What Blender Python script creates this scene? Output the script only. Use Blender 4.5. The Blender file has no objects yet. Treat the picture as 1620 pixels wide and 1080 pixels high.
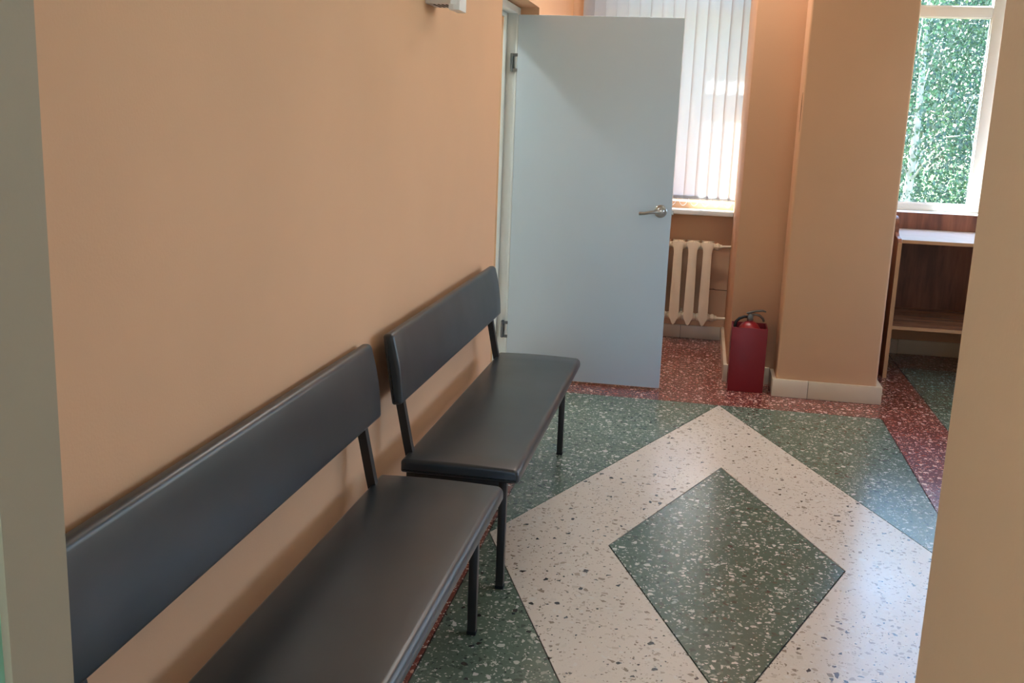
import bpy, bmesh, math, random
from mathutils import Vector, Matrix
random.seed(7)
S = bpy.context.scene
COL = S.collection
R = math.radians

# ------------------------------------------------------------------ camera
CX, CZ, YAW, PIT, ROL, FPX = 0.94966, 1.47696, -0.176637, 0.215723, 0.038489, 1623.5
fw = Vector((math.sin(YAW)*math.cos(PIT), math.cos(YAW)*math.cos(PIT), -math.sin(PIT)))
rt = Vector((math.cos(YAW), -math.sin(YAW), 0)); up = rt.cross(fw)
r2 = rt*math.cos(ROL) + up*math.sin(ROL); u2 = up*math.cos(ROL) - rt*math.sin(ROL)
cam = bpy.data.cameras.new('camera'); camo = bpy.data.objects.new('camera', cam); COL.objects.link(camo)
cam.sensor_width = 36; cam.lens = 36*FPX/1620; cam.clip_start = 0.02
m = Matrix((r2, u2, -fw)).transposed().to_4x4(); m.translation = (CX, 0, CZ)
camo.matrix_world = m
S.camera = camo

# ------------------------------------------------------------------ sky, sun, exposure
SUN_AZ, SUN_EL = R(52.0), R(54.0)          # azimuth measured from +y towards -x
to_sun = Vector((-math.sin(SUN_AZ)*math.cos(SUN_EL), math.cos(SUN_AZ)*math.cos(SUN_EL), math.sin(SUN_EL)))
W = bpy.data.worlds.new('world'); S.world = W; W.use_nodes = True
wn = W.node_tree; sky = wn.nodes.new('ShaderNodeTexSky'); sky.sky_type = 'NISHITA'
sky.sun_disc = False; sky.sun_elevation = SUN_EL; sky.sun_rotation = -SUN_AZ
sky.air_density = 1.0; sky.dust_density = 0.8; sky.ozone_density = 3.0
wn.nodes['Background'].inputs['Strength'].default_value = 1.7
wn.links.new(sky.outputs[0], wn.nodes['Background'].inputs['Color'])
sl = bpy.data.lights.new('sun', 'SUN'); sl.energy = 62; sl.angle = R(0.6); sl.color = (1.0, .95, .86)
so = bpy.data.objects.new('sun', sl); COL.objects.link(so)
so.rotation_euler = to_sun.to_track_quat('Z', 'Y').to_euler(); so.location = (-5, 12, 14)
vs = S.view_settings; vs.view_transform = 'Standard'; vs.look = 'None'; vs.gamma = 1; vs.use_curve_mapping = False
vs.exposure = 0.0
LAMP_E = 170.0          # globe lamp added in the side room
FILL_COL = (1.0, .985, .95)   # colour of the added ceiling lights
HALL_E = 8.0

def portal(name, loc, size, d):
    l = bpy.data.lights.new(name, 'AREA'); l.shape = 'RECTANGLE'; l.size, l.size_y = size; l.cycles.is_portal = True
    o = bpy.data.objects.new(name, l); COL.objects.link(o); o.location = loc
    o.rotation_euler = Vector(d).to_track_quat('-Z', 'Z').to_euler()

# ------------------------------------------------------------------ materials
def srgb(r, g, b):
    f = lambda c: (c/255/12.92) if c <= 10 else ((c/255+.055)/1.055)**2.4
    return (f(r), f(g), f(b), 1)
class NT:
    def __init__(s, name):
        s.m = bpy.data.materials.new(name); s.m.use_nodes = True; s.t = s.m.node_tree
        s.b = s.t.nodes['Principled BSDF']; s.out = s.t.nodes['Material Output']
    def n(s, typ, **kw):
        q = s.t.nodes.new(typ)
        for k, v in kw.items():
            if k.startswith('i_'):
                q.inputs[k[2:].replace('_', ' ')].default_value = v
            else: setattr(q, k, v)
        return q
    def l(s, a, b): s.t.links.new(a, b)
    def math(s, op, a, b=None):
        q = s.n('ShaderNodeMath', operation=op)
        for i, v in enumerate((a, b)):
            if v is None: continue
            if isinstance(v, (int, float)): q.inputs[i].default_value = v
            else: s.l(v, q.inputs[i])
        return q.outputs[0]
    def mix(s, fac, a, b, typ='MIX'):
        q = s.n('ShaderNodeMixRGB', blend_type=typ)
        for i, v in enumerate((fac, a, b)):
            if isinstance(v, (int, float, tuple)): q.inputs[i].default_value = v
            else: s.l(v, q.inputs[i])
        return q.outputs[0]
    def ramp(s, fac, stops, interp='LINEAR'):
        q = s.n('ShaderNodeValToRGB'); q.color_ramp.interpolation = interp
        e = q.color_ramp.elements
        while len(e) < len(stops): e.new(.5)
        for el, (p, c) in zip(e, stops): el.position = p; el.color = c
        s.l(fac, q.inputs[0]); return q.outputs[0]
    def pos(s): return s.n('ShaderNodeNewGeometry').outputs['Position']
    def noise(s, vec, scale, detail=3, rough=.5):
        q = s.n('ShaderNodeTexNoise'); q.inputs['Scale'].default_value = scale; q.inputs['Detail'].default_value = detail
        q.inputs['Roughness'].default_value = rough; s.l(vec, q.inputs['Vector']); return q.outputs['Fac']
    def bump(s, h, strength, dist=.01):
        q = s.n('ShaderNodeBump'); q.inputs['Strength'].default_value = strength; q.inputs['Distance'].default_value = dist
        s.l(h, q.inputs['Height']); s.l(q.outputs[0], s.b.inputs['Normal'])
    def set(s, **kw):
        for k, v in kw.items(): s.b.inputs[k.replace('_', ' ')].default_value = v
        return s

def simple(name, col, rough=.5, metal=0, var=.06, scale=6, bump=0, bscale=200, spec=.5):
    t = NT(name); p = t.pos()
    nz = t.noise(p, scale, 4)
    c2 = tuple(c*(1-var*2) for c in col[:3])+(1,)
    c1 = tuple(min(1, c*(1+var)) for c in col[:3])+(1,)
    t.l(t.ramp(nz, [(.3, c2), (.7, c1)]), t.b.inputs['Base Color'])
    t.set(Roughness=rough, Metallic=metal); t.b.inputs['Specular IOR Level'].default_value = spec
    if bump: t.bump(t.noise(p, bscale, 2), bump, .002)
    return t.m

def terrazzo(name, base, chips, pbig, psmall, dark=.06):
    t = NT(name); p = t.pos()
    dn = t.n('ShaderNodeTexNoise'); dn.inputs['Scale'].default_value = 55; dn.inputs['Detail'].default_value = 2; t.l(p, dn.inputs['Vector'])
    off = t.n('ShaderNodeVectorMath', operation='MULTIPLY_ADD'); t.l(dn.outputs['Color'], off.inputs[0])
    off.inputs[1].default_value = (.012, .012, 0); t.l(p, off.inputs[2]); v = off.outputs[0]
    nz = t.noise(p, 2.2, 5, .6)
    col = t.mix(t.math('MULTIPLY', nz, .38), base, tuple(c*.62 for c in base[:3])+(1,))
    fine = t.noise(p, 260, 2)
    col = t.mix(t.math('MULTIPLY', fine, .25), col, tuple(min(1, c*1.6) for c in base[:3])+(1,))
    for sc, thr, pr in ((115, .12, psmall), (50, .12, pbig)):
        vo = t.n('ShaderNodeTexVoronoi', voronoi_dimensions='2D', feature='F1'); vo.inputs['Scale'].default_value = sc; t.l(v, vo.inputs['Vector'])
        ve = t.n('ShaderNodeTexVoronoi', voronoi_dimensions='2D', feature='DISTANCE_TO_EDGE'); ve.inputs['Scale'].default_value = sc; t.l(v, ve.inputs['Vector'])
        sp = t.n('ShaderNodeSeparateColor'); t.l(vo.outputs['Color'], sp.inputs[0])
        wob = t.math('MULTIPLY', sp.outputs[2], .22)
        msk = t.math('MULTIPLY', t.math('GREATER_THAN', ve.outputs['Distance'], t.math('ADD', wob, thr)), t.math('LESS_THAN', sp.outputs[0], pr))
        st = [(dark, (.035, .032, .03, 1))]; n = len(chips)
        stops = [(0, (.03, .028, .026, 1))] + [(dark+(1-dark)*i/n, c) for i, c in enumerate(chips)]
        cc = t.ramp(sp.outputs[1], stops, 'CONSTANT')
        col = t.mix(msk, col, cc)
    t.l(col, t.b.inputs['Base Color'])
    rg = t.ramp(t.noise(p, 2.5, 2, .5), [(.3, (.20,)*3+(1,)), (.75, (.262,)*3+(1,))])
    t.l(rg, t.b.inputs['Roughness']); t.b.inputs['Specular IOR Level'].default_value = .85
    return t.m

M = {}
M['peach'] = simple('peach_paint', srgb(219, 174, 136), .62, var=.03, scale=1.3, bump=.12, bscale=160)
M['beige'] = simple('beige_paint', srgb(218, 196, 168), .6, var=.03, scale=1.3, bump=.1, bscale=160)
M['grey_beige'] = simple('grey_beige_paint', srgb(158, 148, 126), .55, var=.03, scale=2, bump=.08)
M['mint'] = simple('mint_paint', srgb(140, 205, 178), .5, var=.03, scale=2)
M['white_wall'] = simple('white_plaster', srgb(228, 234, 230), .7, var=.02, scale=2, bump=.1)
M['ceiling'] = simple('ceiling_whitewash', srgb(238, 236, 230), .8, var=.02, scale=2, bump=.1)
M['facade'] = simple('facade_brick_paint', srgb(190, 170, 150), .8, var=.05, scale=3)
M['t_green'] = terrazzo('terrazzo_green', srgb(94, 111, 96), [srgb(190, 192, 180), srgb(146, 156, 142), srgb(110, 126, 112), srgb(200, 198, 190), srgb(72, 84, 74)], .38, .44, .06)
M['t_green2'] = terrazzo('terrazzo_deep_green', srgb(74, 96, 82), [srgb(194, 198, 188), srgb(156, 166, 154), srgb(98, 116, 102), srgb(204, 204, 196), srgb(58, 72, 62)], .40, .36, .05)
M['t_cream'] = terrazzo('terrazzo_cream', srgb(214, 202, 188), [srgb(208, 198, 184), srgb(172, 158, 142), srgb(196, 184, 168), srgb(216, 210, 200), srgb(150, 136, 120)], .30, .30, .11)
M['t_red'] = terrazzo('terrazzo_red', srgb(122, 60, 52), [srgb(222, 196, 182), srgb(190, 144, 128), srgb(150, 92, 78), srgb(222, 200, 188), srgb(104, 52, 46)], .46, .5, .04)
M['joint'] = simple('dark_divider', srgb(58, 52, 46), .7)
M['tile'] = simple('ceramic_tile', srgb(222, 204, 178), .35, var=.03, scale=5)
M['grout'] = simple('grout', srgb(110, 96, 80), .8)
M['door_white'] = simple('door_laminate', srgb(192, 208, 218), .38, var=.012, scale=2)
M['frame_white'] = simple('white_frame_paint', srgb(226, 232, 230), .4, var=.02)
M['pvc'] = simple('white_plastic', srgb(236, 240, 242), .32, var=.01)
M['steel'] = simple('brushed_steel', (.42, .42, .41, 1), .28, 1)
M['hinge'] = simple('hinge_metal', (.16, .17, .17, 1), .4, 1)
M['dark_steel'] = simple('dull_dark_steel', (.20, .185, .17, 1), .42, .8)
M['leather'] = None
t = NT('black_leatherette'); p = t.pos()
t.l(t.ramp(t.noise(p, 5, 4), [(.3, srgb(45, 51, 55)), (.7, srgb(52, 58, 62))]), t.b.inputs['Base Color'])
t.l(t.ramp(t.noise(p, 3, 2), [(.3, (.285,)*3+(1,)), (.7, (.34,)*3+(1,))]), t.b.inputs['Roughness'])
t.bump(t.noise(p, 5, 1), .05, .02); M['leather'] = t.m
M['black_metal'] = simple('black_painted_steel', srgb(40, 38, 36), .42, 0, var=.05)
M['rubber'] = simple('black_rubber', srgb(16, 16, 16), .8)
M['rad'] = simple('radiator_paint', srgb(244, 226, 196), .42, var=.03, scale=8)
M['red'] = simple('red_enamel', srgb(128, 22, 32), .42, var=.05, scale=5)
M['red_gloss'] = simple('red_cylinder_paint', srgb(150, 26, 36), .3, var=.03)
M['black_plastic'] = simple('black_plastic', srgb(18, 18, 18), .5)
M['crack'] = simple('crack_shadow', srgb(70, 40, 26), .9)
def wood(name, a, b, axis=0, sc=26, rough=.34):
    t = NT(name); p = t.pos()
    mp = t.n('ShaderNodeMapping'); s3 = [sc, sc, sc]; s3[axis] = 2.0; mp.inputs['Scale'].default_value = s3; t.l(p, mp.inputs['Vector'])
    nz = t.noise(mp.outputs[0], 1.0, 4, .6)
    t.l(t.ramp(nz, [(.35, a), (.68, b)]), t.b.inputs['Base Color']); t.set(Roughness=rough); return t.m
M['wood_v'] = wood('walnut_laminate_upright', srgb(108, 66, 52), srgb(158, 102, 78), 2, 15)
M['wood_h'] = wood('walnut_laminate_flat', srgb(140, 88, 62), srgb(196, 146, 114), 0, rough=.2)
M['edge'] = simple('laminate_edge_band', srgb(196, 150, 108), .5)
M['sheen_top'] = simple('top_sky_sheen', srgb(214, 216, 222), .3, var=.04, scale=12)  # bluish sky reflection on the shelf top, put into its base colour
# blind fabric: diffuse + translucent
t = NT('blind_fabric'); t.t.nodes.remove(t.b)
d = t.n('ShaderNodeBsdfDiffuse'); d.inputs[0].default_value = (.40, .41, .44, 1)
tr = t.n('ShaderNodeBsdfTranslucent'); tr.inputs[0].default_value = (.46, .48, .52, 1)
mx = t.n('ShaderNodeMixShader'); mx.inputs[0].default_value = .4
wv = t.n('ShaderNodeTexNoise'); wv.inputs['Scale'].default_value = 300
t.l(d.outputs[0], mx.inputs[1]); t.l(tr.outputs[0], mx.inputs[2]); t.l(mx.outputs[0], t.out.inputs[0]); M['blind'] = t.m
# window glass
t = NT('window_glass'); t.t.nodes.remove(t.b)
a = t.n('ShaderNodeBsdfTransparent'); a.inputs[0].default_value = (.95, .98, .97, 1)
g = t.n('ShaderNodeBsdfGlossy'); g.inputs['Roughness'].default_value = .02
lw = t.n('ShaderNodeLayerWeight'); lw.inputs[0].default_value = .5      # symmetric facing term: a thin pane reflects alike from both sides
fc = t.math('ADD', t.math('MULTIPLY', t.math('POWER', lw.outputs['Facing'], 5.0), .7), .03)
mx = t.n('ShaderNodeMixShader'); t.l(fc, mx.inputs[0]); t.l(a.outputs[0], mx.inputs[1]); t.l(g.outputs[0], mx.inputs[2]); t.l(mx.outputs[0], t.out.inputs[0]); M['glass'] = t.m
# foliage
def leafmat(name, c1, c2, c3):
    t = NT(name); t.t.nodes.remove(t.b); p = t.pos()
    c = t.ramp(t.noise(p, 1.6, 5, .75), [(.3, c1), (.55, c2), (.75, c3)])
    d = t.n('ShaderNodeBsdfDiffuse'); tr = t.n('ShaderNodeBsdfTranslucent'); gl = t.n('ShaderNodeBsdfGlossy'); gl.inputs['Roughness'].default_value = .45
    t.l(c, d.inputs[0]); t.l(c, tr.inputs[0])
    mx = t.n('ShaderNodeMixShader'); mx.inputs[0].default_value = .45; t.l(d.outputs[0], mx.inputs[1]); t.l(tr.outputs[0], mx.inputs[2])
    m2 = t.n('ShaderNodeMixShader'); m2.inputs[0].default_value = .08; t.l(mx.outputs[0], m2.inputs[1]); t.l(gl.outputs[0], m2.inputs[2])
    t.l(m2.outputs[0], t.out.inputs[0]); return t.m
M['leaf'] = leafmat('birch_leaves', srgb(36, 70, 58), srgb(55, 88, 70), srgb(98, 114, 64))
M['leaf2'] = leafmat('far_birch_leaves', srgb(41, 77, 66), srgb(54, 91, 75), srgb(72, 104, 72))
M['bark'] = simple('birch_bark', srgb(190, 192, 186), .8, var=.25, scale=9)
M['grass'] = simple('lawn_grass', srgb(84, 110, 60), .9, var=.15, scale=2)

# ------------------------------------------------------------------ mesh helpers
def add_box(bm, x0, x1, y0, y1, z0, z1, bev=0, seg=2):
    vs_ = [bm.verts.new((x, y, z)) for x in (x0, x1) for y in (y0, y1) for z in (z0, z1)]
    f = [(0, 1, 3, 2), (4, 6, 7, 5), (0, 4, 5, 1), (2, 3, 7, 6), (0, 2, 6, 4), (1, 5, 7, 3)]
    fs = [bm.faces.new([vs_[i] for i in q]) for q in f]
    if bev:
        es = {e for q in fs for e in q.edges}
        bmesh.ops.bevel(bm, geom=list(es), offset=bev, segments=seg, affect='EDGES', profile=.5)
def add_tube(bm, pts, r, seg=10, caps=True, square=False):
    pts = [Vector(q) for q in pts]; rings = []
    rs = r if isinstance(r, (list, tuple)) else [r]*len(pts)
    prev = None
    for i, q in enumerate(pts):
        a = pts[max(i-1, 0)]; b = pts[min(i+1, len(pts)-1)]
        d = (b-a).normalized()
        if prev is None:
            s = d.cross(Vector((0, 0, 1)))
            if s.length < .05: s = d.cross(Vector((0, 1, 0)))
            s.normalize()
        else:
            s = (prev - d*prev.dot(d)).normalized()
        prev = s; u = d.cross(s)
        if square:
            h = rs[i]; rings.append([bm.verts.new(q+s*x*h+u*y*h) for x, y in ((-1, -1), (1, -1), (1, 1), (-1, 1))])
        else:
            rings.append([bm.verts.new(q+(s*math.cos(2*math.pi*k/seg)+u*math.sin(2*math.pi*k/seg))*rs[i]) for k in range(seg)])
    for A, B in zip(rings, rings[1:]):
        n = len(A)
        for k in range(n): bm.faces.new((A[k], A[(k+1) % n], B[(k+1) % n], B[k]))
    if caps:
        bm.faces.new(rings[0][::-1]); bm.faces.new(rings[-1])
def add_lathe(bm, prof, c, seg=28, axis='z'):
    rings = []
    for r, h in prof:
        ring = []
        for k in range(seg):
            a = 2*math.pi*k/seg; q = (r*math.cos(a), r*math.sin(a), h)
            if axis == 'y': q = (q[0], h, q[1])
            if axis == 'x': q = (h, q[0], q[1])
            ring.append(bm.verts.new(Vector(c)+Vector(q)))
        rings.append(ring)
    for A, B in zip(rings, rings[1:]):
        for k in range(seg): bm.faces.new((A[k], A[(k+1) % seg], B[(k+1) % seg], B[k]))
    bm.faces.new(rings[0][::-1]); bm.faces.new(rings[-1])
def add_prism(bm, poly, axis, a, b):
    def P(u, v, w): return {'x': (w, u, v), 'y': (u, w, v), 'z': (u, v, w)}[axis]
    A = [bm.verts.new(P(u, v, a)) for u, v in poly]; B = [bm.verts.new(P(u, v, b)) for u, v in poly]
    n = len(poly); bm.faces.new(A[::-1]); bm.faces.new(B)
    for i in range(n): bm.faces.new((A[i], A[(i+1) % n], B[(i+1) % n], B[i]))
def add_holed_slab(bm, x0, x1, z0, z1, y0, y1, holes, axis='y'):
    """wall slab spanning x,z with rectangular through holes; axis is the thickness axis"""
    xs = sorted({x0, x1, *[h[0] for h in holes], *[h[1] for h in holes]}); zs = sorted({z0, z1, *[h[2] for h in holes], *[h[3] for h in holes]})
    solid = lambda i, j: 0 <= i < len(xs)-1 and 0 <= j < len(zs)-1 and not any(h[0] < (xs[i]+xs[i+1])/2 < h[1] and h[2] < (zs[j]+zs[j+1])/2 < h[3] for h in holes)
    cache = {}
    def V(i, j, k):
        if (i, j, k) not in cache:
            w = (y0, y1)[k]; cache[i, j, k] = bm.verts.new((xs[i], w, zs[j]) if axis == 'y' else (w, xs[i], zs[j]))
        return cache[i, j, k]
    for i in range(len(xs)-1):
        for j in range(len(zs)-1):
            if not solid(i, j): continue
            bm.faces.new((V(i, j, 0), V(i+1, j, 0), V(i+1, j+1, 0), V(i, j+1, 0)))
            bm.faces.new((V(i, j, 1), V(i, j+1, 1), V(i+1, j+1, 1), V(i+1, j, 1)))
            if not solid(i-1, j): bm.faces.new((V(i, j, 0), V(i, j+1, 0), V(i, j+1, 1), V(i, j, 1)))
            if not solid(i+1, j): bm.faces.new((V(i+1, j, 0), V(i+1, j, 1), V(i+1, j+1, 1), V(i+1, j+1, 0)))
            if not solid(i, j-1): bm.faces.new((V(i, j, 0), V(i, j, 1), V(i+1, j, 1), V(i+1, j, 0)))
            if not solid(i, j+1): bm.faces.new((V(i, j+1, 0), V(i+1, j+1, 0), V(i+1, j+1, 1), V(i, j+1, 1)))
def wloc(o):
    v = Vector((0, 0, 0))
    while o is not None: v += o.location; o = o.parent
    return v
def obj(name, bm, mat, parent=None, smooth=False, origin=None, angle=40):
    """bm holds world coordinates; the object's origin goes to its parent's origin or to `origin`"""
    me = bpy.data.meshes.new(name); bmesh.ops.recalc_face_normals(bm, faces=bm.faces)
    base = wloc(parent) if parent else Vector((0, 0, 0))
    org = Vector(origin) if origin is not None else base
    for v in bm.verts: v.co -= org
    bm.to_mesh(me); bm.free()
    if isinstance(mat, str): mat = M[mat]
    me.materials.append(mat)
    o = bpy.data.objects.new(name, me); COL.objects.link(o)
    if parent: o.parent = parent
    o.location = org-base
    if smooth:
        me.shade_smooth()
        if angle < 180: me.set_sharp_from_angle(angle=R(angle))
    return o
def boxo(name, b, mat, parent=None, bev=0, seg=2, **kw):
    bm = bmesh.new(); add_box(bm, *b, bev=bev, seg=seg); return obj(name, bm, mat, parent, smooth=bool(bev), **kw)
def empty(name, loc):
    o = bpy.data.objects.new(name, None); COL.objects.link(o); o.location = loc; o.empty_display_size = .1; return o
def tag(o, label, cat, group=None):
    o['label'] = label; o['category'] = cat
    if group: o['group'] = group
    return o
def struct(o, label=None, cat=None):
    o['kind'] = 'structure'
    if label: o['label'] = label
    if cat: o['category'] = cat
    return o
def copy_tree(o, parent=None):
    c = o.copy(); COL.objects.link(c); c.parent = parent
    for ch in list(o.children): copy_tree(ch, c)
    return c

# ------------------------------------------------------------------ dimensions
YB, YO = 7.20, 7.72          # inner / outer face of the window wall
HC = 3.30                    # ceiling
NY0, NY1, NZ = 4.745, 5.775, 2.06     # door niche in the left wall
FY = .85; FYB = .56          # hall face / near face of the doorway wall the camera looks through
XE = 6.2                     # far right wall of the hall
WINS = [(.17, 1.20, .95, 3.06), (2.06, 3.45, .955, 3.06), (3.95, 5.6, .955, 3.06)]

# ------------------------------------------------------------------ room shell
def wall(name, parts, mat, label, cat='wall'):
    bm = bmesh.new()
    for q in parts: add_box(bm, *q)
    return struct(obj(name, bm, mat), label, cat)
bm = bmesh.new(); add_holed_slab(bm, -.3-4, XE+.3, -.2, HC, YB, YO, WINS + [(-3.4, -1.6, .95, 2.9)])
wall_back = struct(obj('wall_back', bm, 'peach'), 'peach painted wall with the windows behind the white door', 'wall')
bm = bmesh.new(); add_holed_slab(bm, -3.5, YB, -.2, HC, -.3, 0, [(NY0, NY1, -.01, NZ)], axis='x')
wall_left = struct(obj('wall_left', bm, 'peach'), 'long peach painted wall behind the two black benches', 'wall')
# doorway wall right in front of the camera
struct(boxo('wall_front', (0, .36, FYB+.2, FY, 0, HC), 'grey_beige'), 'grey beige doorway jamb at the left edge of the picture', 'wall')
bm = bmesh.new(); add_box(bm, 1.16, XE+.3, FYB, FY, 0, HC); add_box(bm, .36, 1.16, FYB, FY, 2.15, HC)
struct(obj('wall_front_right', bm, 'beige'), 'beige doorway jamb at the right edge of the picture', 'wall')
struct(boxo('trim_1', (0, .352, FYB, FYB+.2, 0, 2.15), 'mint'), 'mint green door casing at the lower left corner', 'trim')
bm = bmesh.new(); add_holed_slab(bm, FYB, YB, -.2, HC, XE, XE+.3, [(2.4, 3.2, .95, 2.9), (4.2, 6.2, .95, 2.9)], axis='x')
struct(obj('wall_right', bm, 'peach'), 'peach painted wall of the hall beyond the right edge', 'wall')
bm = bmesh.new(); add_holed_slab(bm, -.3, 4.3, -.2, HC, -3.6, -3.3, [(.2, 1.5, .9, 2.9)], axis='y')
struct(obj('wall_rear', bm, 'white_wall'), 'white window wall of the room behind the camera', 'wall')
bm = bmesh.new(); add_holed_slab(bm, -3.3, FYB, -.2, HC, 4, 4.3, [], axis='x')
struct(obj('wall_near_right', bm, 'white_wall'), 'white side wall of the room behind the camera', 'wall')
struct(boxo('ceiling', (-4.3, XE+.3, -3.6, YO, HC, HC+.25), 'ceiling'), 'white ceiling over the hall and side rooms', 'ceiling')
# side room behind the open door
struct(boxo('wall_side_room', (-4.3, -4.0, 2.6, YB, 0, HC), 'white_wall'), 'white far wall of the room behind the open door', 'wall')
struct(boxo('wall_side_room_near', (-4.0, -.3, 2.6, 2.8, 0, HC), 'white_wall'), 'white cross wall of the room behind the open door', 'wall')
struct(boxo('wall_side_room_lining', (-.306, -.3, 2.8, NY0, 0, HC), 'white_wall'), 'white plaster lining beside the open doorway', 'wall')
# pier and column between the windows
PX0, PX1, PY = 1.165, 1.985, 6.02
struct(boxo('wall_pier', (PX0, PX1, PY, YB, 0, HC), 'peach', bev=.008), 'peach wall pier behind the fire extinguisher box', 'pier')
KX0, KX1, KY = 1.432, 1.972, 5.76
col_ = struct(boxo('wall_column', (KX0, KX1, KY, PY, 0, HC), 'peach', bev=.012, seg=3), 'square peach column with a tiled foot beside the extinguisher', 'column')
bm = bmesh.new()
pts = [(KX0+.004, KY+.02, 1.66), (KX0+.002, KY+.024, 1.60), (KX0+.006, KY+.018, 1.54), (KX0+.003, KY+.024, 1.46)]
add_tube(bm, [(KX0-.0005, KY+.030, 1.66), (KX0-.0005, KY+.034, 1.60), (KX0-.0005, KY+.029, 1.54), (KX0-.0005, KY+.036, 1.45)], [.0005, .002, .002, .0005], 6)
obj('plaster_crack', bm, 'crack', col_)

# ------------------------------------------------------------------ floor: dark slab with terrazzo panels standing 3 mm proud
floor = struct(boxo('floor', (-4.3, XE+.3, -3.6, YO, -.2, -.004), 'joint'), 'terrazzo floor with red border and cream diamond on green', 'floor')
G = .005
def inset(poly, d):
    n = len(poly); out = []
    area = sum(poly[i][0]*poly[(i+1) % n][1]-poly[(i+1) % n][0]*poly[i][1] for i in range(n))
    if area < 0: poly = poly[::-1]
    for i in range(n):
        a, b, c = (Vector(poly[i-1]), Vector(poly[i]), Vector(poly[(i+1) % n]))
        e1 = (b-a).normalized(); e2 = (c-b).normalized()
        n1 = Vector((-e1.y, e1.x)); n2 = Vector((-e2.y, e2.x))
        k = n1+n2
        out.append(b + k*(d/max(.15, 1+n1.dot(n2))))
    return [(q.x, q.y) for q in out]
def panel(poly, mat):
    bm = bmesh.new(); add_prism(bm, inset(poly, G/2), 'z', -.012, 0); return obj('terrazzo_panel', bm, mat, floor)
XL, XR, XR2 = .28, 1.962, 2.266
YF, YBK = 1.40, 5.458
def field(x0, x1, y0, y1, sx=None):
    cx, cy = (x0+x1)/2, (y0+y1)/2; hx, hy = (x1-x0)/2, (y1-y0)/2
    T, Rr, B, L = (cx, y1), (x1, cy), (cx, y0), (x0, cy)
    for a, b, c in (((x0, y1), L, T), ((x1, y1), T, Rr), ((x0, y0), B, L), ((x1, y0), Rr, B)): panel([a, b, c], 't_green')
    k = .482
    t_, r_, b_, l_ = (cx, cy+hy*k), (cx+hx*k, cy), (cx, cy-hy*k), (cx-hx*k, cy)
    panel([t_, l_, b_, r_], 't_green2')
    # the cream frame is one continuous pour
    bm = bmesh.new(); out = inset([T, L, B, Rr], G/2); inn = inset([t_, l_, b_, r_], -G/2)
    for zz in (0, ): pass
    O = [bm.verts.new((x, y, 0)) for x, y in out]; I = [bm.verts.new((x, y, 0)) for x, y in inn]
    O2 = [bm.verts.new((x, y, -.012)) for x, y in out]; I2 = [bm.verts.new((x, y, -.012)) for x, y in inn]
    for i in range(4):
        j = (i+1) % 4
        bm.faces.new((O[i], O[j], I[j], I[i])); bm.faces.new((O[i], O2[i], O2[j], O[j])); bm.faces.new((I[i], I[j], I2[j], I2[i]))
    obj('terrazzo_panel', bm, 't_cream', floor)
field(XL, XR, YF, YBK)
field(XR2, XR2+1.68, 2.3, 6.75)
rect = lambda a, b, c, d: [(a, c), (b, c), (b, d), (a, d)]
panel(rect(0, XL, FY, YBK), 't_red'); panel(rect(XL, XR, FY, YF), 't_red')
panel(rect(XR, XR2, FY, YBK), 't_red')
panel(rect(0, XR2, YBK, YB), 't_red')
panel(rect(XR2, XE, 6.75, YB), 't_red'); panel(rect(XR2, XE, FY, 2.3), 't_red'); panel(rect(XR2+1.68, XE, 2.3, 6.75), 't_red')
panel(rect(-.3, 0, NY0, NY1), 't_cream'); panel(rect(-4, -.3, 2.8, YB), 't_cream'); panel(rect(0, 4, -3.3, FY), 't_cream')

# ------------------------------------------------------------------ tiled skirting
def skirting(name, axis, fixed, out, a, b, joints, h=.1, label='beige ceramic tile skirting', d=.02):
    """tiles along x (axis 'x', face towards -y at fixed-d) or along y (axis 'y', face towards out)"""
    js = [a]+[j for j in joints if a < j < b]+[b]
    def bx(q0, q1, dd, h_):
        f0, f1 = sorted((fixed, fixed+out*dd))
        return (q0, q1, f0, f1, .001, h_) if axis == 'x' else (f0, f1, q0, q1, .001, h_)
    base = struct(boxo(name, bx(a+.001, b-.001, d*.55, h-.004), 'grout'), label, 'skirting')
    for q0, q1 in zip(js, js[1:]): boxo('tile', bx(q0+.0012, q1-.0012, d, h+random.uniform(-.001, .001)), 'tile', base, bev=.0015)
    return base
step = lambda a, s, n: [a+s*i for i in range(n)]
skirting('baseboard_left', 'y', 0, 1, FY, NY0, step(.93, .4, 12), .115, 'beige tile skirting along the wall under the benches', .012)
skirting('baseboard_left_far', 'y', 0, 1, NY1, YB-.03, step(6.1, .4, 4), .1, 'beige tile skirting behind the open white door')
skirting('baseboard_back', 'x', YB, -1, .022, PX0-.022, [.467, .867], .09, 'beige tile skirting under the radiator')
skirting('baseboard_pier', 'x', PY, -1, PX0-.02, KX0-.022, [], .1, 'beige tile skirting on the pier behind the extinguisher box')
skirting('baseboard_pier_side', 'y', PX0, -1, PY-.02, YB-.02, [6.4, 6.8], .1, 'beige tile skirting on the window side of the pier')
skirting('baseboard_column', 'x', KY, -1, KX0-.02, KX1+.03, [1.606], .1, 'beige tile skirting across the foot of the column')
skirting('baseboard_column_side', 'y', KX0, -1, KY, PY-.02, [], .1, 'narrow beige tile skirting on the left side of the column')
skirting('baseboard_column_right', 'y', KX1, 1, KY, PY, [], .1, 'narrow beige tile skirting on the right side of the column', .03)
skirting('baseboard_bay', 'x', YB, -1, PX1+.01, 4.0, step(2.33, .4, 6), .098, 'beige tile skirting in the dark bay under the shelf unit')
# hairline seam in the plaster beside the radiator
bm = bmesh.new(); add_tube(bm, [(1.02, YB-.0005, .353), (1.075, YB-.0005, .356), (1.09, YB-.0005, .352), (PX0, YB-.0005, .352)], [.0012, .003, .002, .002], 6)
obj('plaster_crack', bm, 'crack', wall_back)

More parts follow.
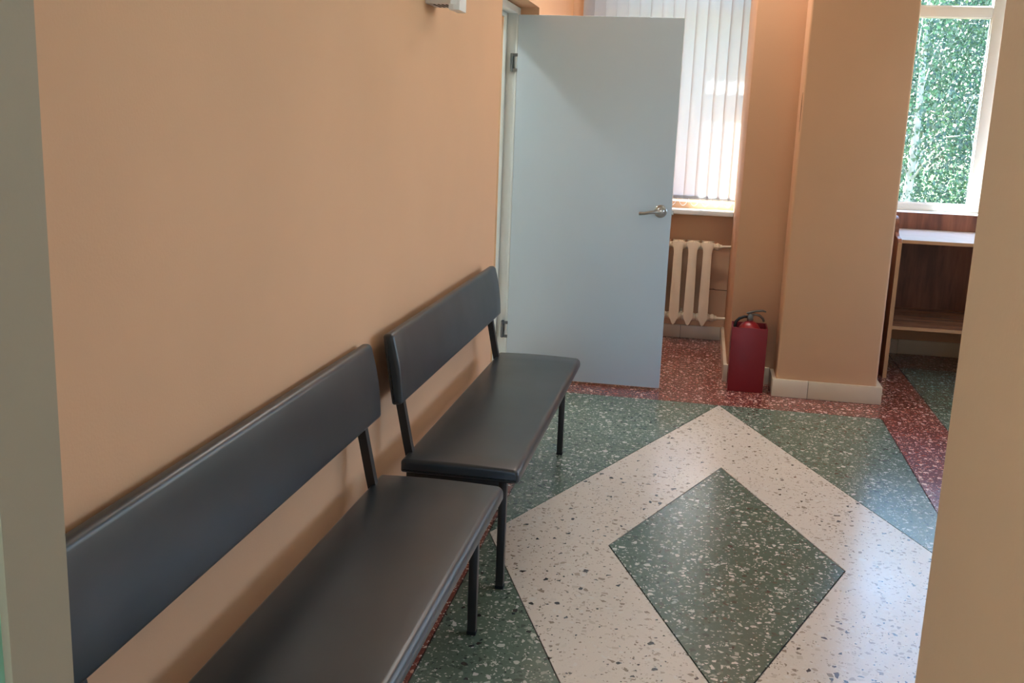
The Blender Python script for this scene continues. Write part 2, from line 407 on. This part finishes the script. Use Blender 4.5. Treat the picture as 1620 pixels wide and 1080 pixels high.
# ------------------------------------------------------------------ windows
FR0, FR1 = 7.40, 7.46
def window(name, x0, x1, z0, z1, mull, transom, label, sillx=None, y0=FR0, y1=FR1, sill=True, silltop=.905, sillfront=7.07):
    w = struct(empty(name, ((x0+x1)/2, y0, z0)), label, 'window')
    bm = bmesh.new(); e = .065
    add_box(bm, x0, x0+e, y0, y1, z0, z1, .006); add_box(bm, x1-e, x1, y0, y1, z0, z1, .006)
    add_box(bm, x0+e, x1-e, y0, y1, z0, z0+.05, .006); add_box(bm, x0+e, x1-e, y0, y1, z1-e, z1, .006)
    for mx_ in mull: add_box(bm, mx_-.036, mx_+.036, y0, y1, z0+.05, z1-e, .006)
    obj('window_frame', bm, 'pvc', w, True)
    xs = [x0+e]+sum([[q-.036, q+.036] for q in mull], [])+[x1-e]
    for a, b in zip(xs[::2], xs[1::2]):
        if transom: boxo('transom', (a, b, y0, y1, transom, transom+.07), 'pvc', w, bev=.006)
        segs = [(z0+.05, transom), (transom+.07, z1-e)] if transom else [(z0+.05, z1-e)]
        for c, d_ in segs:
            boxo('pane', (a+.004, b-.004, y0+.032, y0+.038, c+.004, d_-.004), 'glass', w)
            bm = bmesh.new(); g_ = .006
            for q in ((a, a+g_, c, d_), (b-g_, b, c, d_), (a+g_, b-g_, c, c+g_), (a+g_, b-g_, d_-g_, d_)):
                add_box(bm, q[0], q[1], y0+.012, y0+.03, q[2], q[3])
            obj('glazing_bead', bm, 'pvc', w)
    return w
w1 = window('window_1', WINS[0][0], WINS[0][1], WINS[0][2], WINS[0][3], [], 2.215, 'tall white framed window behind the vertical blinds')
w2 = window('window_2', WINS[1][0], WINS[1][1], WINS[1][2], WINS[1][3], [2.745], 2.215, 'white framed window with green birch leaves behind it')
w3 = window('window_3', WINS[2][0], WINS[2][1], WINS[2][2], WINS[2][3], [4.78], 2.215, 'white framed window hidden beyond the right edge')
# inner sill of the blind window: a board standing out over the radiator
struct(boxo('trim_2', (.012, PX0-.002, 7.065, FR0, .872, .905), 'frame_white', bev=.006, seg=3), 'white window sill board under the vertical blinds', 'sill')
struct(boxo('trim_3', (2.06, 3.45, 7.2, FR0, .94, .956), 'frame_white', bev=.003), 'white window sill above the wood panel', 'sill')
for (x0, x1, z0, z1) in WINS: portal('window_portal', ((x0+x1)/2, YO+.02, (z0+z1)/2), (x1-x0, z1-z0), (0, -1, 0))
for (a, b) in ((2.4, 3.2), (4.2, 6.2)): portal('window_portal', (XE+.32, (a+b)/2, 1.925), (b-a, 1.95), (-1, 0, 0))
portal('window_portal', (.85, -3.62, 1.9), (1.3, 2.0), (0, 1, 0))
portal('window_portal', (-2.5, YO+.02, 1.925), (1.8, 1.95), (0, -1, 0))

# ------------------------------------------------------------------ open door
door = struct(empty('door_1', (-.09, 5.68, 0)), 'flat pale grey door standing open into the hall', 'door')
fr_ = bmesh.new()
add_box(fr_, -.158, -.102, 5.69, NY1, 0, NZ-.005, .003); add_box(fr_, -.158, -.102, NY0, NY0+.06, 0, NZ-.005, .003)
add_box(fr_, -.158, -.102, NY0+.06, 5.69, 2.02, NZ-.005, .003)
add_box(fr_, -.175, -.158, 5.665, NY1, 0, NZ-.005, .003); add_box(fr_, -.175, -.158, NY0, NY0+.085, 0, NZ-.005, .003); add_box(fr_, -.175, -.158, NY0+.085, 5.665, 1.998, NZ-.005, .003)
obj('door_frame', fr_, 'frame_white', door, True)
leaf = boxo('door_leaf', (-.092, .79, 5.66, 5.70, .012, 2.012), 'door_white', door, bev=.003)
boxo('edge_strip', (-.104, -.0925, 5.664, 5.698, .012, 2.012), 'frame_white', leaf, bev=.003)
for z0 in (1.715, .238):
    bm = bmesh.new(); yy = 5.6585
    add_box(bm, -.130, -.116, yy, yy+.03, z0, z0+.095, .001); add_box(bm, -.116, -.090, yy, yy+.003, z0, z0+.016); add_box(bm, -.116, -.090, yy, yy+.003, z0+.079, z0+.095)
    add_lathe(bm, [(.006, 0), (.006, .095)], (-.121, yy-.001, z0), 12)
    obj('hinge', bm, 'hinge', door, True)
hd = bmesh.new(); hx, hz, hy = .732, 1.003, 5.66
prof = [(.035, 0), (.035, -.005), (.031, -.009), (.021, -.011), (.017, -.016), (.012, -.018), (.011, -.045)]
add_lathe(hd, prof, (hx, hy, hz), 32, 'y')
add_tube(hd, [(hx+.006, hy-.046, hz), (hx-.015, hy-.05, hz), (hx-.05, hy-.05, hz-.004), (hx-.085, hy-.048, hz-.012), (hx-.112, hy-.042, hz-.014)], [.010, .0105, .0085, .0085, .010], 14)
obj('door_handle', hd, 'steel', leaf, True)
hd = bmesh.new(); add_lathe(hd, [(r, -h) for r, h in prof], (hx, hy+.04, hz), 32, 'y')
add_tube(hd, [(hx+.006, hy+.086, hz), (hx-.015, hy+.09, hz), (hx-.05, hy+.09, hz-.004), (hx-.112, hy+.085, hz-.014)], [.010, .0105, .0085, .010], 14)
obj('door_handle', hd, 'steel', leaf, True)
bm = bmesh.new(); add_box(bm, .7895, .7915, 5.668, 5.692, .92, 1.10); add_box(bm, .79, .802, 5.673, 5.687, .985, 1.01, .003)
obj('latch', bm, 'steel', leaf)

# ------------------------------------------------------------------ vertical blind
BY = 7.135
blind = tag(empty('vertical_blind', (.65, BY, .97)), 'white vertical fabric blind hanging in front of the window behind the door', 'blind')
VW, PITCH, ZB0, ZB1 = .080, .0745, .972, 2.98
def vane_mesh(ang):
    bm = bmesh.new(); n = 8; rows = []
    for z in (0, ZB1-ZB0):
        r_ = []
        for k in range(n+1):
            u = (k/n-.5)*VW; sag = .0055*(1-(2*k/n-1)**2)
            r_.append(bm.verts.new((u*math.cos(ang)-sag*math.sin(ang)*-1, u*math.sin(ang)-sag*math.cos(ang), z)))
        rows.append(r_)
    for k in range(n): bm.faces.new((rows[0][k], rows[0][k+1], rows[1][k+1], rows[1][k]))
    return bm
vx = [1.158-PITCH*i for i in range(15)]
protoV = protoW = None
for i, x in enumerate(vx):
    if protoV is None:
        bm = vane_mesh(R(7)); me = bpy.data.meshes.new('vane'); bm.to_mesh(me); bm.free(); me.materials.append(M['blind']); me.shade_smooth(); protoV = me
        bm = bmesh.new(); add_box(bm, -.036, .036, -.0065, -.0035, .003, .026, .001); me2 = bpy.data.meshes.new('weight'); bm.to_mesh(me2); bm.free(); me2.materials.append(M['pvc']); protoW = me2
    o = bpy.data.objects.new('vane', protoV); COL.objects.link(o); o.parent = blind
    o.location = (x-.65, random.uniform(-.002, .002), ZB0-.97+random.uniform(-.002, .002)); o.rotation_euler.z = R(random.uniform(-2.5, 2.5))
    q = bpy.data.objects.new('weight', protoW); COL.objects.link(q); q.parent = o; q.rotation_euler.z = R(7); q.location = (0, .008, 0)
bm = bmesh.new()
for i in range(len(vx)-1):
    a, b = vx[i], vx[i+1]
    for dy in (-.014, .014):
        pp = [(a+(b-a)*k/8, BY+dy, ZB0+.006-.05*(1-(2*k/8-1)**2)) for k in range(9)]
        add_tube(bm, pp, .0011, 5)
obj('bead_chain', bm, 'pvc', blind)
boxo('headrail', (.08, 1.158, BY-.02, BY+.025, ZB1, ZB1+.03), 'pvc', blind, bev=.003)

# ------------------------------------------------------------------ radiator
rad = tag(empty('radiator', (.76, 7.1, .12)), 'cream cast iron radiator under the window sill behind the door', 'radiator')
SP = .0985; RX = [1.012-SP*i for i in range(7)]
RZ0, RZ1 = .118, .702; RYF, RYB = 7.03, 7.16
def section_mesh():
    bm = bmesh.new(); w = .033
    # front and rear columns: blades with a pointed foot, crested along the middle
    for yy, sgn in ((RYF-7.1, -1), (RYB-7.1, 1)):
        prof = [(-w*.95, .055), (-w*.35, .012), (0, 0), (w*.35, .012), (w*.95, .055), (w, .11), (w*.86, .50), (w*1.0, .535), (w*1.25, .565), (w*1.3, .575), (-w*1.3, .575), (-w*1.25, .565), (-w*1.0, .535), (-w*.86, .50), (-w, .11)]
        A = [bm.verts.new((x, yy, z)) for x, z in prof]; B = [bm.verts.new((x*.8, yy-sgn*.026, z)) for x, z in prof]
        c = [bm.verts.new((0, yy+sgn*.008, z)) for z in (.03, .54)]
        n = len(prof)
        for i in range(n): bm.faces.new((A[i], A[(i+1) % n], B[(i+1) % n], B[i]))
        bm.faces.new(B)
        # crested face fan: left half, right half
        L = [A[2], A[1], A[0], A[14], A[13], A[12], A[11], A[10]]; Rr = [A[2], A[3], A[4], A[5], A[6], A[7], A[8], A[9]]
        for h in (L, Rr):
            for i in range(7): bm.faces.new((h[i], h[i+1], c[0] if i < 4 else c[1]))
            bm.faces.new((h[4], c[0], c[1]))
        bm.faces.new((A[9], A[10], c[1]))
    # hubs (the horizontal header tubes), barrel shaped along x
    for zc in (.055, .545):
        add_lathe(bm, [(.021, -SP/2+.001), (.027, -.034), (.033, -.012), (.033, .012), (.027, .034), (.021, SP/2-.001)], (0, -.005, zc), 18, 'x')
    add_box(bm, -.012, .012, RYF-7.1+.02, RYB-7.1-.02, .05, .55, .004)
    # sharp raised ears at the top, as the casting has
    add_prism(bm, [(-.006, .565), (.006, .565), (.0, .588)], 'y', RYF-7.1+.0, RYF-7.1+.02)
    return bm
bm = section_mesh(); bmesh.ops.recalc_face_normals(bm, faces=bm.faces)
me = bpy.data.meshes.new('section'); bm.to_mesh(me); bm.free(); me.materials.append(M['rad']); me.shade_smooth(); me.set_sharp_from_angle(angle=R(35))
for x in RX:
    o = bpy.data.objects.new('section', me); COL.objects.link(o); o.parent = rad; o.location = (x-.76, 0, -.002)
for zc in (RZ0+.545, RZ0+.055):
    bm = bmesh.new(); add_lathe(bm, [(.021, 0), (.026, .012), (.026, .02), (.017, .032), (.016, .045)], (RX[0]+SP/2, 7.095, zc), 8, 'x'); obj('end_plug', bm, 'rad', rad)
bm = bmesh.new(); zt = RZ0+.545; add_tube(bm, [(RX[0]+SP/2+.035, 7.095, zt), (1.12, 7.095, zt+.004), (PX0+.01, 7.095, zt+.006)], .0085, 12); obj('supply_pipe', bm, 'rad', rad, True)
bm = bmesh.new(); zt = RZ0+.055; add_tube(bm, [(RX[0]+SP/2+.035, 7.095, zt), (1.1, 7.095, zt), (PX0+.01, 7.095, zt)], .0095, 12); obj('return_pipe', bm, 'rad', rad, True)
for x in (RX[1]-SP/2, RX[5]-SP/2):
    bm = bmesh.new(); add_box(bm, x-.008, x+.008, 7.10, YB+.002, .19, .206); obj('bracket', bm, 'rad', rad)

# ------------------------------------------------------------------ extinguisher in its red box
bx0, bx1, by0, by1, bh = 1.170, 1.366, 5.782, 5.965, .370
stand = tag(empty('extinguisher_box', ((bx0+bx1)/2, (by0+by1)/2, 0)), 'dark red open metal box holding the extinguisher beside the column', 'box')
boxo('front_panel', (bx0, bx1, by0, by0+.008, .001, bh), 'red', stand, bev=.0015)
for xx in (bx0, bx1-.006):
    bm = bmesh.new()
    poly = [(by0+.008, .001), (by0+.05, .001), (by0+.05, .05), (by0+.07, .085), (by1-.06, .085), (by1-.04, .05), (by1-.04, .001), (by1, .001), (by1, bh), (by0+.008, bh)]
    add_prism(bm, poly, 'x', xx, xx+.006); obj('side_panel', bm, 'red', stand)
boxo('back_panel', (bx0+.006, bx1-.006, by1-.006, by1, .09, bh), 'red', stand)
boxo('bottom_panel', (bx0+.006, bx1-.006, by0+.008, by1-.006, .09, .096), 'red', stand)
ext = tag(empty('fire_extinguisher', (1.268, 5.874, .096)), 'red fire extinguisher with black hose standing in the red box', 'fire extinguisher')
bm = bmesh.new(); c0 = (1.268, 5.874, 0)
add_lathe(bm, [(.05, .0965), (.066, .099), (.068, .105), (.068, .315), (.066, .335), (.059, .357), (.046, .376), (.030, .389), (.018, .394), (.017, .402)], c0, 36)
cyl = obj('cylinder', bm, 'red_gloss', ext, True)
bm = bmesh.new(); add_lathe(bm, [(.018, .401), (.018, .408), (.013, .412), (.013, .432), (.009, .438)], c0, 20); add_lathe(bm, [(.005, 0), (.016, .002), (.016, .012), (.005, .014)], (c0[0], c0[1]-.026, .42), 18, 'y')
obj('valve', bm, 'dark_steel', ext, True)
bm = bmesh.new(); add_tube(bm, [(1.246, 5.874, .437), (1.27, 5.874, .445), (1.30, 5.874, .453), (1.335, 5.874, .458), (1.352, 5.874, .452)], [.005, .007, .006, .006, .004], 8); obj('lever', bm, 'dark_steel', ext, True)
bm = bmesh.new(); add_tube(bm, [(1.272, 5.874, .428), (1.295, 5.874, .434), (1.32, 5.874, .428), (1.338, 5.874, .412), (1.345, 5.874, .396)], [.006, .007, .007, .007, .006], 8); obj('carry_handle', bm, 'dark_steel', ext, True)
bm = bmesh.new(); add_tube(bm, [(1.258, 5.872, .418), (1.235, 5.866, .419), (1.208, 5.86, .408), (1.19, 5.86, .388), (1.184, 5.86, .35), (1.184, 5.862, .25), (1.185, 5.865, .17)], [.008, .0085, .0085, .009, .009, .009, .011], 12); obj('hose', bm, 'black_plastic', ext, True)

# ------------------------------------------------------------------ wooden shelf unit in the window bay
SX0, SX1, SYF, SYR = 2.112, 3.30, 6.40, 7.17
unit = tag(empty('shelf_unit', ((SX0+SX1)/2, 6.8, 0)), 'brown wood laminate shelf unit under the birch window', 'shelf')
def side_panel(x):
    bm = bmesh.new(); top = .972
    poly = [(SYF, .002), (SYR, .002), (SYR, top)]
    r_ = .09
    for k in range(9):
        a = math.pi/2+math.pi/2*k/8; poly.append((SYF+.14+r_+r_*math.cos(a), top-r_+r_*math.sin(a)))
    poly += [(SYF+.1, .86), (SYF+.03, .852), (SYF, .83)]
    add_prism(bm, poly, 'x', x, x+.022); o = obj('side_panel', bm, 'wood_v', unit)
    boxo('edge_band', (x-.0005, x+.0225, SYF-.0015, SYF, .002, .83), 'edge', o)
side_panel(SX0); side_panel(SX1-.022)
def shelf(z, yf, nm, mt='wood_h'):
    o = boxo(nm, (SX0+.022, SX1-.022, yf, SYR-.016, z-.02, z), mt, unit)
    boxo('edge_band', (SX0+.022, SX1-.022, yf-.0015, yf, z-.02, z), 'edge', o)
shelf(.85, SYF, 'top_board', 'sheen_top'); shelf(.325, SYF+.02, 'lower_shelf')
boxo('back_panel', (SX0+.022, SX1-.022, SYR-.016, SYR, .305, .957), 'wood_v', unit)

# ------------------------------------------------------------------ benches
def cushion(bm, L, prof, n=10, er=.022):
    """upholstered pad: closed profile (x,z) swept along y with softened ends"""
    cx_ = sum(q[0] for q in prof)/len(prof); cz_ = sum(q[1] for q in prof)/len(prof)
    st = []
    for k in range(5):
        a = math.pi/2*k/4; st.append((-L/2+er*(1-math.sin(a)), 1-(1-math.cos(a))*0 if False else None, a))
    ys = [(-L/2+er*(1-math.sin(math.pi/2*k/4)), er*(1-math.cos(math.pi/2*k/4))) for k in range(5)][::-1]
    ys = ys + [(-L/2+er+(L-2*er)*k/n, 0) for k in range(1, n)] + [(-y, d_) for y, d_ in ys[::-1]]
    rings = []
    # normals of the profile for the inset
    np_ = len(prof); nor = []
    for i in range(np_):
        a = Vector(prof[i-1]); b = Vector(prof[(i+1) % np_]); e = (b-a).normalized(); nor.append(Vector((e.y, -e.x)))
    area = sum(prof[i][0]*prof[(i+1) % np_][1]-prof[(i+1) % np_][0]*prof[i][1] for i in range(np_))
    sg = 1 if area > 0 else -1
    for y, d_ in ys:
        rings.append([bm.verts.new((x-nor[i].x*d_*sg, y, z-nor[i].y*d_*sg)) for i, (x, z) in enumerate(prof)])
    for A, B in zip(rings, rings[1:]):
        for k in range(np_): bm.faces.new((A[k], A[(k+1) % np_], B[(k+1) % np_], B[k]))
    bm.faces.new(rings[0][::-1]); bm.faces.new(rings[-1])
def rounded_rect(x0, x1, z0, z1, rs, crown=0, n=5):
    """corner radii rs: (x1z0, x1z1, x0z1, x0z0), counter-clockwise, crowned top"""
    out = []
    for (cx_, cz_, r_, a0) in ((x1, z0, rs[0], -90), (x1, z1, rs[1], 0), (x0, z1, rs[2], 90), (x0, z0, rs[3], 180)):
        sx = -1 if cx_ == x1 else 1; sz = 1 if cz_ == z0 else -1
        for k in range(n+1):
            a = R(a0+90*k/n); out.append((cx_+sx*r_+r_*math.cos(a), cz_+sz*r_+r_*math.sin(a)))
    return out
BL = 1.56; BSZ = .43
def make_bench(yc, dx):
    b = empty('bench', (.27+dx, yc, 0))
    bm = bmesh.new(); prof = rounded_rect(.094, .468, BSZ-.043, BSZ, (.010, .022, .012, .008))
    k = 12   # insert crown points on the top
    ins = [(.468-.022-(.468-.094-.034)*i/8, BSZ+.004*math.sin(math.pi*i/8)) for i in range(1, 8)]
    prof = prof[:k]+ins+prof[k:]
    cushion(bm, BL, prof, 14, .012)
    for v in bm.verts: v.co += Vector((dx, yc, 0))
    seat = obj('seat', bm, 'leather', b, True, angle=60)
    boxo('seat_board', (.11+dx, .44+dx, yc-BL/2+.03, yc+BL/2-.03, BSZ-.053, BSZ-.041), 'rubber', seat)
    # backrest pad leaning a little towards the wall
    bm = bmesh.new(); h = .222; prof = rounded_rect(-.019, .016, -h/2, h/2, (.012, .016, .012, .008))
    prof = prof[:6]+[(.016+.006*math.sin(math.pi*i/8), -h/2+.012+(h-.028)*i/8) for i in range(1, 8)]+prof[6:]
    cushion(bm, BL, prof, 14, .012)
    rot = Matrix.Rotation(R(-8.5), 4, 'Y')
    for v in bm.verts: v.co = rot @ v.co + Vector((.066+dx, yc, .712))
    obj('backrest', bm, 'leather', b, True, angle=60)
    for s in (-1, 1):
        yl = yc+s*.691
        bm = bmesh.new(); add_box(bm, .392+dx, .417+dx, yl-.0125, yl+.0125, .006, BSZ-.06, .002); l_ = obj('front_leg', bm, 'black_metal', b, True)
        bm = bmesh.new(); add_box(bm, .391+dx, .418+dx, yl-.0135, yl+.0135, 0, .012, .002); obj('rubber_foot', bm, 'rubber', l_)
        bm = bmesh.new(); add_tube(bm, [(.105+dx, yl, .006), (.105+dx, yl, .40), (.092+dx, yl, .46), (.045+dx, yl, .70), (.028+dx, yl, .80)], .0125, square=True); l_ = obj('rear_leg', bm, 'black_metal', b)
        bm = bmesh.new(); add_box(bm, .0915+dx, .1185+dx, yl-.0135, yl+.0135, 0, .012, .002); obj('rubber_foot', bm, 'rubber', l_)
        bm = bmesh.new(); add_box(bm, .117+dx, .392+dx, yl-.0125, yl+.0125, BSZ-.087, BSZ-.062, .002); obj('seat_rail', bm, 'black_metal', b, True)
    return b
b2 = make_bench(3.69, 0)
tag(b2, 'black leatherette bench on steel legs standing next to the open door', 'bench', 'waiting benches along the peach wall')
b1 = copy_tree(b2); b1.location = (.27-.02, 1.995, 0)
tag(b1, 'black leatherette bench nearest the camera, cut off by the lower left edge', 'bench', 'waiting benches along the peach wall')

# ------------------------------------------------------------------ white wall unit at the top edge
lampb = tag(empty('wall_air_purifier', (.05, 3.515, 1.84)), 'white box mounted on the peach wall, only its lower end showing', 'wall unit')
bm = bmesh.new(); add_prism(bm, [(.0, 3.445), (.085, 3.445), (.102, 3.462), (.102, 3.57), (.085, 3.587), (0, 3.587)], 'z', 1.832, 2.75); obj('housing', bm, 'pvc', lampb)
bm = bmesh.new(); add_prism(bm, [(.078, 3.45), (.092, 3.455), (.110, 3.468), (.110, 3.566), (.092, 3.58), (.078, 3.582)], 'z', 1.815, 1.87); obj('end_cap', bm, 'pvc', lampb)
for k in range(4): boxo('vent_slot', (.02+.014*k, .026+.014*k, 3.47, 3.56, 1.8305, 1.834), 'black_plastic', lampb)

# ------------------------------------------------------------------ ceiling lamp added unseen in the side room to light the open door
lx, ly = -1.28, 5.05
lamp = tag(empty('added_globe_lamp', (lx, ly, HC)), 'added unseen ceiling lamp in the room behind the open door', 'lamp')
bm = bmesh.new(); add_lathe(bm, [(.06, 0), (.06, -.02), (.012, -.025), (.012, -.16), (.05, -.165), (.05, -.18)], (lx, ly, HC), 24); obj('lamp_base', bm, 'pvc', lamp, True)
t = NT('lit_opal_glass'); t.set(Roughness=.3); t.b.inputs['Base Color'].default_value = (.9, .9, .9, 1)
t.b.inputs['Emission Color'].default_value = (.86, .97, 1, 1); t.b.inputs['Emission Strength'].default_value = LAMP_E
bm = bmesh.new(); add_lathe(bm, [(.09*math.sin(math.pi*k/12), -.18-.09+.09*math.cos(math.pi*k/12)) for k in range(1, 12)], (lx, ly, HC), 20); obj('globe', bm, t.m, lamp, True)

# ------------------------------------------------------------------ ceiling lights added unseen above the frame to brighten the rooms
def fill_mat(e):
    t = NT('lit_diffuser'); t.b.inputs['Base Color'].default_value = (.9, .9, .9, 1)
    t.b.inputs['Emission Color'].default_value = (*FILL_COL, 1); t.b.inputs['Emission Strength'].default_value = e; return t.m
def fill_light(x, y, e, label, along_x=False):
    hx, hy = (.62, .15) if along_x else (.15, .62)
    f = tag(empty('added_ceiling_light', (x, y, HC)), label, 'lamp', 'added ceiling lights')
    boxo('housing', (x-hx, x+hx, y-hy, y+hy, HC-.05, HC), 'pvc', f, bev=.006)
    boxo('diffuser', (x-hx+.015, x+hx-.015, y-hy+.015, y+hy-.015, HC-.075, HC-.05), fill_mat(e), f, bev=.01)
fill_light(1.8, 3.4, HALL_E*1.0, 'added unseen ceiling lamp above the cream diamond of the floor')
fill_light(.78, 5.86, HALL_E*3.4, 'added unseen ceiling lamp above the radiator behind the open door', True)
fill_light(3.7, 3.4, HALL_E, 'added unseen ceiling lamp in the hidden right half of the hall')
fill_light(.45, -.9, HALL_E*4.4, 'added unseen ceiling lamp in the room behind the camera')

# ------------------------------------------------------------------ outside: lawn and birches (the hall is one storey up)
GZ = -3.6
struct(boxo('lawn', (-60, 80, 8.5, 160, GZ-.3, GZ), 'grass'), 'green lawn below the windows', 'lawn')
def birch(x, y, h, rx, rz, nl, mat, label, seed, lean=0, leaf=.075):
    rnd = random.Random(seed)
    t = tag(empty('birch_tree', (x, y, GZ)), label, 'tree', 'birches outside the window')
    bm = bmesh.new(); n = 9
    tp = [(x+lean*(k/n)**1.3+rnd.uniform(-.04, .04), y+rnd.uniform(-.04, .04), GZ-.05+h*.96*k/n) for k in range(n+1)]
    add_tube(bm, tp, [.11*(1-.9*k/n) for k in range(n+1)], 9); obj('trunk', bm, 'bark', t, True)
    cz = GZ+h-rz; ends = []
    for i in range(16):
        f = rnd.uniform(.3, .92); k = int(f*n); p0 = Vector(tp[k]).lerp(Vector(tp[k+1]), f*n-k)
        a = rnd.uniform(0, 2*math.pi); L = rx*rnd.uniform(.6, 1)*(1.1-.6*f)
        p1 = p0+Vector((math.cos(a)*L*.55, math.sin(a)*L*.55, L*.6)); p2 = p0+Vector((math.cos(a)*L, math.sin(a)*L, L*.65)); p3 = p2+Vector((math.cos(a)*.2, math.sin(a)*.2, -.5))
        bm = bmesh.new(); add_tube(bm, [p0, p1, p2, p3], [.03*(1.1-f), .02*(1.1-f), .01, .004], 6); obj('branch', bm, 'bark', t, True)
        ends += [p1, p2, p3]
    vs_, fs_ = [], []
    cl = [Vector((x+lean*.7+rnd.gauss(0, .55)*rx, y+rnd.gauss(0, .55)*rx, cz+rnd.uniform(-1, 1)*rz)) for _ in range(90)]+ends
    for i in range(nl):
        c = rnd.choice(cl); q = c+Vector((rnd.gauss(0, .20), rnd.gauss(0, .20), rnd.gauss(-.12, .30)))
        if q.z > GZ+h or q.z < GZ+.6: continue
        d1 = Vector((rnd.gauss(0, 1), rnd.gauss(0, 1), rnd.gauss(-.6, 1))).normalized(); d2 = d1.cross(Vector((rnd.gauss(0, 1), rnd.gauss(0, 1), rnd.gauss(0, 1)))).normalized()
        s = leaf*rnd.uniform(.6, 1.15); b = len(vs_)
        vs_ += [tuple(q-d1*s*.5), tuple(q+d2*s*.36-d1*s*.08), tuple(q+d1*s*.55), tuple(q-d2*s*.36-d1*s*.08)]; fs_.append((b, b+1, b+2, b+3))
    me = bpy.data.meshes.new('foliage'); me.from_pydata([(a-x, b-y, c-GZ) for a, b, c in vs_], [], fs_); me.materials.append(M[mat])
    o = bpy.data.objects.new('foliage', me); COL.objects.link(o); o.parent = t; o['kind'] = 'stuff'
birch(3.5, 14.2, 8.3, 1.5, 3.2, 22000, 'leaf', 'nearer birch in the left part of the window, pale trunk low down', 1, .1, .058)
birch(5.35, 15.4, 8.5, 1.6, 3.3, 24000, 'leaf', 'birch with yellowish leaves in the right part of the window', 2, -.3, .058)
birch(4.35, 19.0, 9.0, 1.9, 3.6, 24000, 'leaf2', 'bluish green birch standing behind the two nearer ones', 3, .2, .075)
birch(7.0, 19.5, 9.0, 1.9, 3.6, 14000, 'leaf2', 'birch farthest right behind the window frame', 4, 0, .085)
birch(1.8, 18.0, 8.6, 1.7, 3.4, 12000, 'leaf2', 'birch farthest left, mostly hidden by the column', 5, 0, .085)
birch(5.7, 25.0, 9.6, 2.2, 3.9, 22000, 'leaf2', 'tall birch farthest back between the others', 6, 0, .1)
birch(9.2, 17.5, 8.6, 1.8, 3.4, 12000, 'leaf2', 'birch outside the hidden third window, nearer of the two', 7, 0, .085)
birch(11.6, 20.0, 9.0, 1.9, 3.6, 12000, 'leaf2', 'birch outside the hidden third window, farther of the two', 8, 0, .085)
